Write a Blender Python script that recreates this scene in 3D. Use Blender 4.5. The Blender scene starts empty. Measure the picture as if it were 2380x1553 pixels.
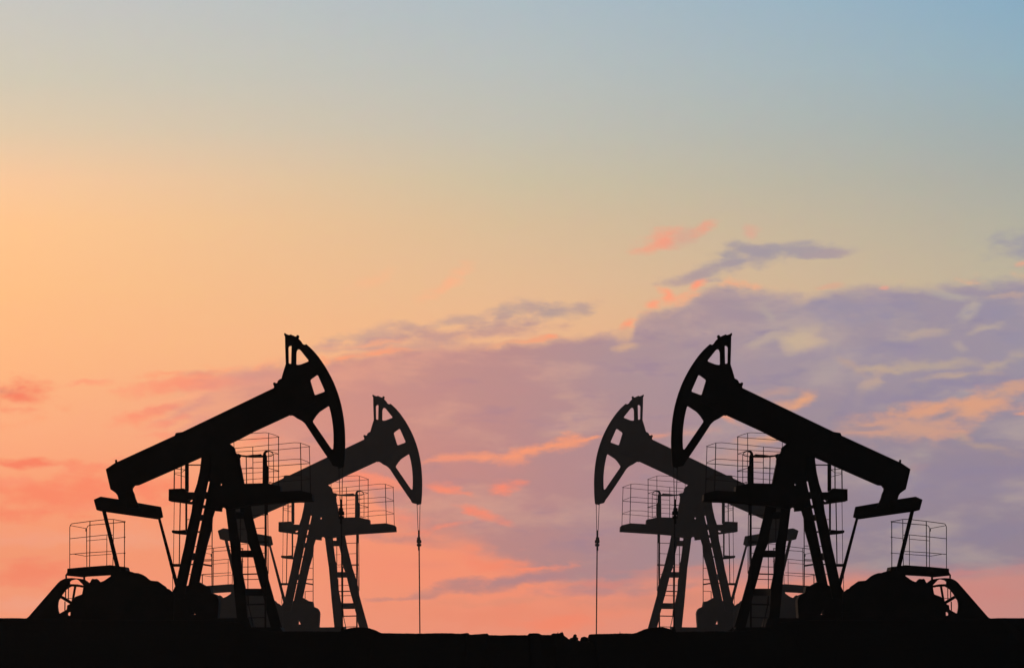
import bpy, bmesh, math, random
from mathutils import Vector

random.seed(7)
S = bpy.context.scene
COL = S.collection

# ---------------------------------------------------------------- survey frame
# Sighting numbers were read off the photo (2380 x 1553 grid) and are turned into
# metres in the plane of the near machines, 150 m from the camera.
K = 0.011                     # metres per grid unit at 150 m
KZ = K * 1550.3 / 1553.0
CX, HZ = 1181.0, 1500.0       # optical axis / eye level on the grid
D1, D2 = 150.0, 525.0
EYE = 1.6
FAR = 0.816                   # apparent size of the far pair


def P(px, py, w=0.0):
    y = D1 + w
    s = y / D1
    return Vector(((px - CX) * K * s, y, EYE + (HZ - py) * KZ * s))


O_PX, O_PY = 350.0, 1445.0
ORIGIN = P(O_PX, O_PY, 0)


# zoom-window converters (window reading -> grid)
def win(x0, y0, k):
    return lambda *pts: [(x0 + x * k, y0 + y * k) for x, y in pts]


A_ = win(39.67, 952, .3576)
B_ = win(357, 952, .3576)
D_ = win(602.9, 761.6, .22475)
E_ = win(507.7, 983.7, .13285)
F_ = win(380.8, 1047.2, .23506)
G_ = win(491.9, 1142.4, .22477)
H_ = win(47.6, 1301.1, .12)
I_ = win(142.8, 1190, .10219)


# ---------------------------------------------------------------- materials
def lin(c):
    return tuple(((v / 255.0) / 12.92 if v / 255.0 <= 0.04045 else ((v / 255.0 + 0.055) / 1.055) ** 2.4) for v in c)


def new_mat(name):
    m = bpy.data.materials.new(name)
    m.use_nodes = True
    nt = m.node_tree
    return m, nt, nt.nodes['Principled BSDF']


def metal(name, c1, c2, scale, rough, spec=0.2):
    m, nt, b = new_mat(name)
    tc = nt.nodes.new('ShaderNodeTexCoord')
    n = nt.nodes.new('ShaderNodeTexNoise')
    n.inputs['Scale'].default_value = scale
    n.inputs['Detail'].default_value = 6
    r = nt.nodes.new('ShaderNodeValToRGB')
    r.color_ramp.elements[0].position = .35
    r.color_ramp.elements[0].color = (*c1, 1)
    r.color_ramp.elements[1].position = .7
    r.color_ramp.elements[1].color = (*c2, 1)
    bp = nt.nodes.new('ShaderNodeBump')
    bp.inputs['Strength'].default_value = .12
    bp.inputs['Distance'].default_value = .01
    L = nt.links.new
    L(tc.outputs['Object'], n.inputs['Vector'])
    L(n.outputs['Fac'], r.inputs['Fac'])
    L(r.outputs['Color'], b.inputs['Base Color'])
    L(n.outputs['Fac'], bp.inputs['Height'])
    L(bp.outputs['Normal'], b.inputs['Normal'])
    b.inputs['Roughness'].default_value = rough
    b.inputs['Specular IOR Level'].default_value = spec
    return m


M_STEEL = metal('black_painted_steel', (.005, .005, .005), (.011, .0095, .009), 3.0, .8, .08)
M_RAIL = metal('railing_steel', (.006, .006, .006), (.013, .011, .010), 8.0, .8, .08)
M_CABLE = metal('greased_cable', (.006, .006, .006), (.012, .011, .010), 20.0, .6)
M_ROCK = metal('dark_rock', (.008, .008, .008), (.02, .018, .016), 5.0, .95, .05)
M_PLANT = metal('dry_stem', (.010, .010, .006), (.018, .016, .010), 9.0, .95, .05)


def soil():
    m, nt, b = new_mat('dark_soil')
    L = nt.links.new
    tc = nt.nodes.new('ShaderNodeTexCoord')
    n = nt.nodes.new('ShaderNodeTexNoise')
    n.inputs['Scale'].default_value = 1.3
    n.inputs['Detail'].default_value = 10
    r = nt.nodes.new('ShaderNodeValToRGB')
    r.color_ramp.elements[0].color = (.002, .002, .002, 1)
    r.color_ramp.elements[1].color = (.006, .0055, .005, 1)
    L(tc.outputs['Object'], n.inputs['Vector'])
    L(n.outputs['Fac'], r.inputs['Fac'])
    L(r.outputs['Color'], b.inputs['Base Color'])
    n2 = nt.nodes.new('ShaderNodeTexNoise')
    n2.inputs['Scale'].default_value = 9
    n2.inputs['Detail'].default_value = 8
    L(tc.outputs['Object'], n2.inputs['Vector'])
    bp = nt.nodes.new('ShaderNodeBump')
    bp.inputs['Strength'].default_value = .5
    bp.inputs['Distance'].default_value = .05
    L(n2.outputs['Fac'], bp.inputs['Height'])
    L(bp.outputs['Normal'], b.inputs['Normal'])
    b.inputs['Roughness'].default_value = 1
    b.inputs['Specular IOR Level'].default_value = 0
    return m


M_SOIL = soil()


# ---------------------------------------------------------------- mesh helper
def rnd(poly, r, seg=3):
    """round every corner of a polygon with radius about r"""
    out = []
    n = len(poly)
    for i in range(n):
        a, b, c = (Vector(poly[(i - 1) % n]), Vector(poly[i]), Vector(poly[(i + 1) % n]))
        la, lc = (a - b).length, (c - b).length
        ra, rc = min(r, la * .45), min(r, lc * .45)
        p0 = b + (a - b).normalized() * ra
        p2 = b + (c - b).normalized() * rc
        for k in range(seg + 1):
            t = k / seg
            q = p0 * (1 - t) ** 2 + b * 2 * t * (1 - t) + p2 * t * t
            out.append((q.x, q.y))
    return out


class MB:
    def __init__(self):
        self.bm = bmesh.new()

    def ext(self, outer, holes=(), w=0.0, t=.2):
        """plate cut to an outline (with openings); w = depth (number or function of px,py), t = half thickness"""
        wf = w if callable(w) else (lambda x, y: w)
        tmp = bmesh.new()
        for loop in [outer, *holes]:
            vs = [tmp.verts.new((x, 0, -y)) for x, y in loop]
            for i in range(len(vs)):
                tmp.edges.new((vs[i], vs[(i + 1) % len(vs)]))
        bmesh.ops.triangle_fill(tmp, use_beauty=True, use_dissolve=False, edges=tmp.edges[:], normal=(0, -1, 0))
        tmp.verts.index_update()
        bm = self.bm
        fr, bk = [], []
        for v in tmp.verts:
            p = P(v.co.x, -v.co.z, wf(v.co.x, -v.co.z)) - ORIGIN
            fr.append(bm.verts.new(p + Vector((0, -t, 0))))
            bk.append(bm.verts.new(p + Vector((0, t, 0))))
        for f in tmp.faces:
            ids = [v.index for v in f.verts]
            bm.faces.new([fr[i] for i in ids])
            bm.faces.new([bk[i] for i in reversed(ids)])
        for e in tmp.edges:
            if len(e.link_faces) == 1:
                a, b = e.verts[0].index, e.verts[1].index
                bm.faces.new([fr[a], fr[b], bk[b], bk[a]])
        tmp.free()
        return self

    def box(self, x0, y0, x1, y1, w=0.0, t=.1):
        return self.ext([(x0, y0), (x1, y0), (x1, y1), (x0, y1)], (), w, t)

    def bar(self, p0, p1, wid, w=0.0, t=.04, wid1=None):
        a, b = Vector(p0), Vector(p1)
        d = (b - a).normalized()
        n = Vector((-d.y, d.x))
        h0, h1 = wid / 2, (wid if wid1 is None else wid1) / 2
        q = [a + n * h0, b + n * h1, b - n * h1, a - n * h0]
        return self.ext([(v.x, v.y) for v in q], (), w, t)

    def tube(self, pts, r, sides=6):
        """round bar through (px, py, w) points, r in metres"""
        ps = [P(*p) - ORIGIN for p in pts]
        bm = self.bm
        rings = []
        for i, p in enumerate(ps):
            d = (ps[min(i + 1, len(ps) - 1)] - ps[max(i - 1, 0)]).normalized()
            ref = Vector((0, 1, 0)) if abs(d.y) < .8 else Vector((0, 0, 1))
            u = d.cross(ref).normalized()
            v = d.cross(u).normalized()
            rings.append([bm.verts.new(p + (u * math.cos(k * 2 * math.pi / sides) + v * math.sin(k * 2 * math.pi / sides)) * r)
                          for k in range(sides)])
        for a, b in zip(rings, rings[1:]):
            for k in range(sides):
                bm.faces.new([a[k], a[(k + 1) % sides], b[(k + 1) % sides], b[k]])
        bm.faces.new(rings[0][::-1])
        bm.faces.new(rings[-1])
        return self

    def rails(self, pts, w0, w1=None, r=.008):
        """handrail: window points already on the grid; depth w0 (to w1 at the end)"""
        n = len(pts)
        self.tube([(x, y, w0 if w1 is None else w0 + (w1 - w0) * i / (n - 1)) for i, (x, y) in enumerate(pts)], r, 5)
        return self

    def build(self, name, mat, parent, mirror):
        bm = self.bm
        if mirror:
            for v in bm.verts:
                v.co.x = -v.co.x
        bmesh.ops.recalc_face_normals(bm, faces=bm.faces[:])
        me = bpy.data.meshes.new(name)
        bm.to_mesh(me)
        bm.free()
        me.materials.append(mat)
        o = bpy.data.objects.new(name, me)
        COL.objects.link(o)
        o.parent = parent
        return o


def lerp(a, b, t):
    return a + (b - a) * t


# ---------------------------------------------------------------- the pumpjack
def make_pumpjack(mirror):
    root = bpy.data.objects.new('pumpjack', None)
    COL.objects.link(root)
    root.empty_display_size = .3
    root.location = (-ORIGIN.x if mirror else ORIGIN.x, ORIGIN.y, ORIGIN.z)

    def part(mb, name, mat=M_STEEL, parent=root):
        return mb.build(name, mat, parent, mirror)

    # ---- walking beam
    m = MB()
    m.ext([(247, 1091.5), (268.5, 1077), (409, 1012.5), (636.2, 903.2), (715, 866), (735, 935), (672.6, 965.4),
           (590, 1003.5), (555, 1022), (469, 1063), (404, 1092), (322, 1128), (313, 1129), (303, 1142), (275, 1150), (257.8, 1138)],
          (), 0, .21)
    beam = part(m, 'walking_beam')
    m = MB()
    m.ext(rnd(A_((1028, 172), (1035, 155), (1085, 147), (1095, 142), (1100, 200), (1030, 215)), 1.2), (), 0, .26)
    part(m, 'saddle_clamp', M_STEEL, beam)
    m = MB()
    m.tube([(270.5, 1080, .1), (269.6, 1069, .1)], .028)
    part(m, 'lifting_eye', M_STEEL, beam)
    m = MB()
    m.ext(rnd(D_((142, 580), (150, 572), (165, 569), (170, 578), (186, 575), (192, 555), (210, 538), (236, 527), (330, 600),
                 (300, 660), (155, 640), (150, 625), (155, 618)), 1.0), (), 0, .16)
    part(m, 'hinge_bracket', M_STEEL, beam)

    # ---- horse head
    arc = D_((490, 176), (525, 207), (560, 241), (610, 300), (645, 349), (680, 401), (712, 456), (740, 508), (767, 564), (790, 620), (812, 680),
             (830, 738), (847, 802), (860, 865), (871, 932), (879, 1000), (884, 1065), (887, 1130), (888, 1190), (887, 1250), (885, 1320),
             (881, 1385), (875, 1440))
    outline = (D_((266, 95), (257, 78), (258, 62), (265, 57), (275, 66), (292, 74), (310, 80), (325, 73), (352, 85), (380, 97), (388, 82), (398, 79),
                  (411, 86), (411, 98), (404, 114), (425, 136), (440, 153), (442, 164), (465, 181))
               + arc
               + D_((865, 1448), (832, 1446), (800, 1440), (765, 1432), (753, 1420), (742, 1395), (700, 1338), (600, 1190), (530, 1083),
                    (480, 1005), (462, 985), (440, 966), (415, 952), (390, 940), (365, 922), (345, 910), (330, 908), (321, 914), (316, 907),
                    (300, 880), (180, 640), (232, 523), (234, 512), (252, 450), (274, 380), (271, 290), (268, 200)))
    holes = [rnd(D_((300, 203), (312, 189), (334, 187), (330, 380), (303, 371)), 2.2),
             rnd(D_((383, 250), (397, 222), (418, 226), (516, 350), (425, 386), (381, 390)), 4.0),
             rnd(D_((525, 541), (602, 486), (680, 664), (574, 703)), 3.6),
             rnd(D_((549, 970), (585, 915), (622, 872), (720, 808), (738, 880), (752, 950), (762, 1030), (767, 1100), (768, 1180), (764, 1262), (748, 1260)), 3.6)]
    m = MB()
    m.ext(outline, holes, 0, .13)
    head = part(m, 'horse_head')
    # wide wear plate that the cables roll on
    inner = [(x - 13, y + 4) for x, y in arc]
    m = MB()
    m.ext([(x - .3, y) for x, y in arc] + inner[::-1], (), 0, .22)
    part(m, 'arc_plate', M_STEEL, head)

    # ---- bridle, carrier bar, polished rod
    for (a, b, c, d), ww in (((787.2, 1080, 790.6, 1164), -.1), ((796.4, 1080, 794.8, 1164), .1)):
        part(MB().tube([(a, b, ww), (c, d, ww * .5)], .0095), 'bridle_cable', M_CABLE)
    m = MB()
    m.box(*B_((1211.5, 584))[0], *B_((1226.5, 745))[0], 0, .06)
    m.ext(rnd(B_((1204, 640), (1231, 640), (1231, 662), (1204, 662)), 1.2), (), 0, .09)
    m.ext(rnd(B_((1201, 661), (1238, 661), (1239, 688), (1202, 688)), 2), (), 0, .12)
    m.ext(rnd(B_((1202, 692), (1238, 692), (1237, 712), (1203, 712)), 1.5), (), 0, .1)
    part(m, 'carrier_bar')
    part(MB().tube([(793.6, 1215, 0), (795.8, 1466, 0)], .019), 'polished_rod', M_CABLE)

    # ---- centre bearing housing
    m = MB()
    m.ext([(469, 1060), (500, 1040), (533, 1031), (542.5, 1038.5), (545.5, 1042), (547, 1051.5), (551.5, 1055.5), (557.5, 1068.7), (558, 1079), (560.8, 1090),
           (564.8, 1111), (568, 1126.5), (573, 1178), (560, 1180), (547, 1179), (533, 1186), (524.5, 1183), (522.5, 1180.5), (517.5, 1180), (515.8, 1182),
           (515.5, 1189.5), (500, 1188), (494, 1182), (478, 1178), (481.5, 1156), (487.5, 1127), (489, 1119), (473, 1119), (466, 1097), (469, 1080)],
          [[(514.5 + 2.3 * math.cos(a), 1127 + 3.2 * math.sin(a)) for a in [i * math.pi / 5 for i in range(10)]]], 0, .3)
    part(m, 'bearing_housing')

    # ---- legs
    def sc(py):
        return 484.7 - (py - 1127) * .2085

    def wr(sign):
        return lambda x, y: sign * lerp(.22, .85, max(0, min(1, (y - 1060) / 320)))
    rows = [1062, 1097, 1119, 1127, 1160, 1200, 1240, 1280, 1320, 1366, 1392]
    left = [(469, 1062), (464.5, 1097), (458.4, 1125), (451, 1147), (445.4, 1190.6), (436, 1231), (429, 1270.5), (419.6, 1310.5), (414.9, 1332), (407.8, 1364.5), (402, 1392)]
    m = MB()
    m.ext(left + [(sc(y) - 2.4, y) for y in rows[:0:-1]] + [(489, 1062)], (), wr(-1), .11)
    part(m, 'leg')
    right = [(510, 1080), (508, 1130), (500, 1187), (494.4, 1205), (493.4, 1225), (490, 1240), (481.9, 1268), (472.5, 1310.5), (463.5, 1354), (455, 1392)]
    m = MB()
    m.ext([(sc(y) + 2.4, y) for y in rows[2:][::-1]] + [(495, 1080)] + right, (), wr(1), .11)
    part(m, 'leg')
    for y0, y1 in ((410, 481), (541, 574), (636, 696), (798, 814), (946, 952), (1016, 1087), (1121, 1134), (1221, 1227)):
        a, b = 1047.2 + y0 * .23506, 1047.2 + y1 * .23506
        c = (a + b) / 2
        wdt = abs(wr(1)(0, c))
        m = MB()
        m.ext([(sc(a) - 6, a), (sc(a) + 6, a), (sc(b) + 6, b), (sc(b) - 6, b)], (), lambda x, y, c=c, wdt=wdt: lerp(-wdt, wdt, max(0, min(1, (x - sc(y) + 6) / 12))), .05)
        part(m, 'cross_brace')

    def wfr(sign):
        return lambda x, y: sign * lerp(.2, 1.05, max(0, min(1, (y - 1170) / 280)))
    m = MB()
    m.ext(G_((140, 150), (147, 185), (170, 370), (196, 560), (212, 760), (228, 960), (262, 1312), (262, 1335), (376, 1335), (372, 1312), (351, 1085), (350, 1003), (335, 930), (320, 850),
             (312, 770), (304, 690), (301, 610), (300, 555), (292, 500), (283, 480), (268, 380), (257, 283), (250, 215), (245, 150)), (), wfr(-1), .1)
    part(m, 'leg')
    m = MB()
    m.ext(G_((290, 130), (296, 180), (298, 215), (333, 290), (352, 370), (368, 440), (372, 505), (387, 560), (408, 612), (432, 690), (470, 850), (513, 1003), (533, 1082),
             (551, 1145), (575, 1262), (613, 1408), (615, 1440), (738, 1455), (746, 1448), (720, 1378), (650, 1130), (588, 908), (582, 832), (541, 682), (500, 560), (432, 290),
             (408, 165), (403, 130)), (), wfr(1), .1)
    part(m, 'leg')
    for x0, x1, x2, x3, y0, y1 in ((244, 330, 332, 252, 214, 284), (297, 412, 432, 300, 611, 683), (345, 515, 535, 345, 1006, 1080)):
        c = 1142.4 + .5 * (y0 + y1) * .22477
        wd = wfr(1)(0, c)
        xa, xb = 491.9 + x0 * .22477, 491.9 + x2 * .22477
        m = MB()
        m.ext(rnd(G_((x0 - 6, y0), (x1 + 8, y0), (x2 + 8, y1), (x3 - 6, y1)), .6), (), lambda x, y, xa=xa, xb=xb, wd=wd: lerp(-wd, wd, max(0, min(1, (x - xa) / (xb - xa)))), .07)
        part(m, 'cross_brace')

    # ---- front ladder between the legs + pole ladder beside them
    m = MB()

    def seg(pts, r=.009, w=-.2):
        m.tube([(x, y, w) for x, y in pts], r, 6)
    seg(G_((297, 285), (298, 520)), .011)
    seg(G_((375, 540), (375, 1180)), .011)
    seg(G_((377, 1090), (385, 1190), (412, 1312), (430, 1405)), .011)
    seg(G_((313, 690), (320, 850), (350, 1000), (362, 1180), (374, 1310)), .009)
    for x0, x1, y, r in ((275, 355, 390, .006), (298, 372, 520, .008), (298, 395, 545, .006), (316, 452, 781, .008), (322, 476, 856, .017), (330, 485, 911, .010),
                         (360, 550, 1170, .017), (374, 550, 1307, .011)):
        seg(G_((x0, y + 2), (x1, y - 2)), r)
    part(m, 'ladder', M_RAIL)
    m = MB()
    w = .5
    m.box(*G_((547, 125))[0], *G_((566, 1412))[0], w, .03)
    m.box(*G_((566, 125))[0], *G_((582, 245))[0], w, .03)
    seg(G_((581, 235), (584, 560), (586, 850)), .010, .62)
    seg(G_((566, 235), (568, 560), (575, 830)), .008, .3)
    for x0, x1, y, r in ((415, 548, 247, .010), (455, 548, 380, .008), (490, 580, 516, .008), (478, 585, 528, .014), (525, 548, 640, .008)):
        seg(G_((x0, y + 2), (x1, y - 2)), r, w)
    part(m, 'ladder', M_RAIL)

    # ---- rear ladder beside the rear legs
    m = MB()
    m.box(492.0, 1190, 494.0, 1385, .9, .025)
    m.box(469.3, 1335, 471.2, 1365, .9, .025)
    for a, b, r in (((425, 945), (475, 945), .008), ((398, 1083), (475, 1081), .013), ((386, 1128), (475, 1142), .022), ((385, 1226), (475, 1222), .009)):
        seg(F_(a, b), r, .9)
    part(m, 'ladder', M_RAIL)

    # ---- front platform
    m = MB()
    m.ext([(560, 1126.5), (623, 1124.8), (636.5, 1128.5), (653.5, 1132), (654.5, 1144.5), (660, 1150), (655, 1168), (560, 1174)], (), 0, .72)
    m.ext([(530, 1140), (654.5, 1144.8), (700, 1142), (725, 1148.2), (728, 1151.2), (728.8, 1165), (623, 1171.7), (583, 1175), (558, 1180), (533, 1186)], (), 0, .7)
    plat = part(m, 'platform')
    m = MB()
    n, f = -.68, .68
    def R(*a, **k):
        m.rails(*a, **k)
    R(E_((545, 186), (600, 178), (830, 167), (880, 177)), f)
    R(E_((880, 177), (975, 205), (1062, 240)), f, n)
    R(E_((350, 298), (880, 262), (1062, 244)), n)
    R(E_((275, 443), (600, 415), (880, 386), (1050, 371), (1330, 342), (1430, 347)), f)
    R(E_((1430, 347), (1520, 376), (1600, 408)), f, n)
    R(E_((295, 506), (600, 489), (800, 479), (1050, 467), (1430, 431), (1600, 412)), n)
    R(E_((850, 665), (1050, 655), (1320, 632), (1440, 629)), f)
    R(E_((1440, 629), (1600, 692)), f, n)
    R(E_((885, 753), (1050, 748), (1440, 718), (1603, 706)), n, None, .010)
    R(E_((880, 950), (1050, 944), (1180, 920), (1445, 915)), f)
    R(E_((1445, 922), (1605, 970)), f, n)
    R(E_((1050, 1030), (1450, 995), (1605, 984)), n)
    R(E_((890, 485), (1050, 540)), f, n)
    R(E_((885, 790), (1062, 840)), f, n, .010)
    R(E_((850, 853), (1062, 843)), n, None, .009)
    R(E_((870, 555), (1050, 543)), n, None, .006)
    R(E_((878, 178), (876, 480), (880, 760)), f, None, .010)
    R(E_((1051, 240), (1051, 700), (1050, 1120)), n, None, .0115)
    R(E_((1434, 347), (1440, 640), (1456, 1205)), f, None, .0125)
    R(E_((1588, 410), (1600, 750), (1613, 1245)), n, None, .0095)
    R(E_((269, 318), (272, 440)), f, None, .009)
    R(E_((485, 585), (492, 1080)), n, None, .0135)
    R(E_((600, 415), (605, 1078)), f, None, .0105)
    for q in (((605, 692), (780, 678)), ((395, 796), (600, 790), (780, 784)), ((405, 886), (780, 860)), ((432, 996), (780, 968))):
        R(E_(*q), f, None, .0075)
    R(E_((398, 797), (490, 796), (590, 778)), n, None, .011)
    part(m, 'railing', M_RAIL, plat)
    m = MB()
    m.ext(rnd(E_((772, 1090), (776, 560), (790, 515), (815, 486), (850, 478), (885, 490), (880, 512), (848, 510), (830, 535), (850, 590), (852, 740), (880, 760), (882, 1000), (870, 1090)), .8), (), -.3, .05)
    m.tube([(x, y, w2) for (x, y), w2 in zip(E_((850, 490), (905, 497), (945, 520), (962, 550), (930, 572), (880, 582), (840, 585)), (-.3, -.35, -.45, -.55, -.62, -.6, -.5))], .012)
    R(E_((963, 545), (965, 800), (962, 1055)), -.55, None, .0095)
    R(E_((850, 672), (965, 655)), -.45, None, .008)
    R(E_((880, 1030), (960, 1052), (1050, 1028)), -.5, None, .009)
    R(E_((878, 1060), (915, 1045), (960, 1052), (915, 1078), (878, 1065)), -.5, None, .008)
    part(m, 'safety_cage', M_RAIL, plat)
    m = MB()
    m.ext(E_((285, 505), (330, 538), (350, 535), (410, 560), (500, 568), (600, 553), (680, 550), (740, 543), (765, 560), (790, 580), (775, 603), (600, 606), (480, 598), (395, 586), (370, 640), (300, 600)), (), .2, .05)
    part(m, 'conduit', M_RAIL, plat)

    # ---- rear walkway with its cage
    m = MB()
    m.ext([(395.5, 1138.8), (429.8, 1137), (437.5, 1145.5), (456, 1146), (460, 1150), (456, 1174), (447, 1172), (436.6, 1171), (419, 1168.3), (395.2, 1165.3)],
          [rnd(F_((245, 497), (262, 484), (290, 486), (299, 500), (288, 514), (270, 512)), .8)], 0, .66)
    walk = part(m, 'walkway')
    m = MB()
    w = -.6
    m.box(*F_((210, 130))[0], *F_((246, 405))[0], .2, .06)
    m.box(*F_((213, 400))[0], *F_((231, 800))[0], .2, .05)
    m.box(*F_((240, 138))[0], *F_((385, 150))[0], .1, .03)
    R(F_((104, 185), (101, 390)), n, None, .0165)
    R(F_((172, 160), (171, 390)), f, None, .0165)
    R(F_((103, 222), (172, 221), (212, 192)), f, None, .0075)
    R(F_((103, 233), (212, 262)), n, None, .0075)
    R(F_((110, 183), (212, 192)), f, None, .010)
    R(F_((103, 505), (99, 800), (95, 1135)), n, None, .008)
    R(F_((162, 515), (157, 800), (152, 1125)), f, None, .0155)
    R(F_((86, 1130), (87, 1412)), n, None, .0085)
    m.ext(rnd(F_((86, 800), (92, 792), (150, 795), (218, 788), (240, 836), (150, 828), (92, 820)), 1.2), (), .0, .4)
    m.ext(rnd(F_((78, 1124), (165, 1124), (165, 1149), (85, 1149)), .8), (), .0, .4)
    R(F_((228, 684), (275, 684)), .3, None, .009)
    part(m, 'railing', M_RAIL, walk)

    # ---- tail bearing, equaliser, pitman arms
    m = MB()
    m.ext(A_((600, 480), (612, 520), (640, 538), (655, 560), (663, 588), (655, 640), (800, 640), (782, 608), (770, 580), (762, 550), (752, 528), (750, 505), (765, 494), (790, 491), (790, 450)), (), 0, .16)
    part(m, 'tail_bearing')

    def weq(x, y):
        return lerp(-.95, .95, (x - 218) / (379 - 218))
    m = MB()
    m.ext(rnd([(218.5, 1162), (234.6, 1154.8), (275.7, 1161), (322, 1169.4), (374, 1178.4), (379, 1202.5), (366, 1207.5), (300, 1198), (236, 1189), (225, 1186)], 1.5), (), weq, .13)
    part(m, 'equalizer_beam')
    for a, b, wd, wd1, ww in (((241.2, 1186), (282, 1355), 8.2, 9.5, -.95), ((368.6, 1200), (414, 1372), 5.6, 8.5, .95)):
        part(MB().bar(a, b, wd, ww, .06, wd1), 'pitman_arm')

    # ---- service deck above the belt drive
    m = MB()
    m.ext([(161.8, 1323), (200, 1319.4), (262, 1314.8), (277, 1317), (295, 1319), (297.5, 1328), (300, 1338), (259, 1336.5), (198, 1340), (194, 1341), (158, 1338.2), (161.5, 1331)], (), 0, .8)
    m.tube([(155.8, 1335.5, -.5), (153.6, 1336.5, -.5), (154, 1347, -.5)], .022)
    m.box(193.5, 1336, 198, 1350, -.5, .04)
    m.ext(H_((905, 302), (1225, 332), (1225, 345), (905, 312)), (), -.5, .03)
    deck = part(m, 'service_deck')
    m = MB()
    R(I_((190, 1310), (190, 600), (191, 350), (203, 308), (232, 272), (650, 216), (950, 182), (1030, 168), (1180, 172)), f, None, .0105)
    R(I_((1180, 172), (1310, 196), (1440, 224)), f, n, .0105)
    R(I_((578, 1265), (574, 800), (572, 380), (600, 325), (650, 302), (970, 279), (1180, 256), (1440, 232)), n, None, .0105)
    R(I_((205, 312), (555, 378)), f, n, .008)
    R(I_((555, 375), (558, 450)), n, None, .014)
    R(I_((648, 216), (645, 800), (640, 1262)), f, None, .0125)
    R(I_((1033, 515), (1030, 1228)), n, None, .0095)
    R(I_((1183, 172), (1180, 700), (1168, 1228)), f, None, .0105)
    R(I_((1434, 222), (1432, 1255)), n, None, .0125)
    R(I_((1415, 226), (1456, 226)), n, None, .018)
    R(I_((1418, 577), (1456, 577)), n, None, .014)
    R(I_((1418, 938), (1456, 938)), n, None, .012)
    R(I_((190, 612), (560, 573), (650, 563), (1035, 523), (1170, 528)), f, None, .0095)
    R(I_((580, 660), (1035, 620)), n)
    R(I_((1180, 608), (1440, 578)), n)
    R(I_((190, 968), (570, 935), (1030, 905), (1140, 902)), f, None, .0095)
    R(I_((300, 965), (555, 1008)), f, n)
    R(I_((555, 1008), (640, 998), (1140, 962)), n)
    R(I_((1225, 955), (1440, 938)), n)
    part(m, 'railing', M_RAIL, deck)

    # ---- belt guard with the flywheel seen through it
    m = MB()
    m.ext([(50, 1450), (58, 1438)] + H_((125, 1135), (150, 1118), (170, 1100), (700, 490), (740, 445), (785, 408), (835, 382), (885, 364), (1000, 357), (1110, 365), (1225, 380), (1270, 400)) + [(215, 1450)],
          [rnd(H_((955, 430), (990, 400), (1080, 378), (1130, 398), (1180, 450), (1228, 500), (1214, 600), (1198, 674), (1065, 722), (1010, 838), (912, 888), (902, 968), (755, 1052), (735, 990), (726, 910), (732, 830), (746, 780), (775, 750), (805, 685), (862, 610), (920, 540), (960, 490)), 1.0),
           rnd(H_((915, 1050), (930, 1022), (975, 1012), (972, 1085), (945, 1092), (922, 1080)), 1.4)], -.2, .14)
    guard = part(m, 'belt_guard')
    m = MB()
    for a, b, wd in (((780, 716), (1000, 850), 56), ((1066, 490), (1004, 850), 40), ((905, 500), (1235, 520), 30)):
        m.bar(*H_(a, b), wd * .12, .12, .05)
    m.ext(H_((940, 490), (985, 474), (1100, 478), (1235, 502), (1235, 540), (1180, 540), (1110, 512), (1000, 516), (950, 540), (890, 580), (890, 550)), (), .1, .08)
    part(m, 'flywheel', M_STEEL, guard)
    m = MB()
    for a, b, r in (((876, 600), (872, 780), .014), ((931, 545), (928, 830), .012), ((862, 810), (860, 985), .015), ((895, 752), (1015, 750), .007), ((903, 790), (925, 790), .02)):
        m.tube([(x, y, .3) for x, y in H_(a, b)], r)
    part(m, 'guard_frame', M_RAIL, guard)

    # ---- cranks with counterweights on both sides of the gearbox
    cw = [(199, 1450), (196, 1380), (198, 1349)] + H_((1262, 402), (1300, 425), (1338, 458), (1360, 435), (1376, 395), (1400, 371), (1440, 380), (1480, 373), (1510, 395), (1550, 438), (1620, 412), (1680, 372), (1752, 322)) + \
         [(258.5, 1330), (297, 1327.5), (308, 1330), (313, 1332), (321, 1332.4), (330, 1335.5), (338, 1340), (345, 1346), (350, 1349.8), (367, 1351.4), (377.6, 1359), (385, 1364), (388.3, 1368.6), (393, 1370), (404, 1379), (404, 1450)]
    part(MB().ext(cw, (), -.95, .13), 'counterweight')
    cx0 = sum(p[0] for p in cw) / len(cw)
    part(MB().ext([(lerp(x, 300, .04), lerp(y, 1450, .04)) for x, y in cw], (), .95, .13), 'counterweight')
    m = MB()
    m.ext([(330, 1450), (335, 1400), (401, 1385), (405, 1374), (412, 1360), (430, 1365), (463, 1353.5), (479.5, 1363), (491, 1364.5), (493.6, 1379), (498, 1381), (503, 1383), (507, 1387), (510, 1393), (511, 1399), (510, 1418), (508.8, 1432), (509, 1450)],
          [[(449, 1429), (450, 1416.5), (453.5, 1420), (458, 1429)]], 0, .6)
    part(m, 'gearbox')

    # ---- skid and front foot
    m = MB()
    m.ext([(110, 1437.6), (566, 1437.6), (566, 1478), (110, 1478)], (), 0, .9)
    m.ext([(540, 1437.4), (582, 1437.2), (588.6, 1458.4), (655, 1459), (663, 1470), (663, 1484), (540, 1484)], (), 0, 1.15)
    part(m, 'skid_base')
    return root


def tag(o, label, cat, group=None, kind=None):
    if label:
        o['label'] = label
    if cat:
        o['category'] = cat
    if group:
        o['group'] = group
    if kind:
        o['kind'] = kind
    return o


def copy_tree(o, parent=None):
    c = o.copy()
    COL.objects.link(c)
    if parent:
        c.parent = parent
    for ch in list(o.children):
        copy_tree(ch, c)
    return c


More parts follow.
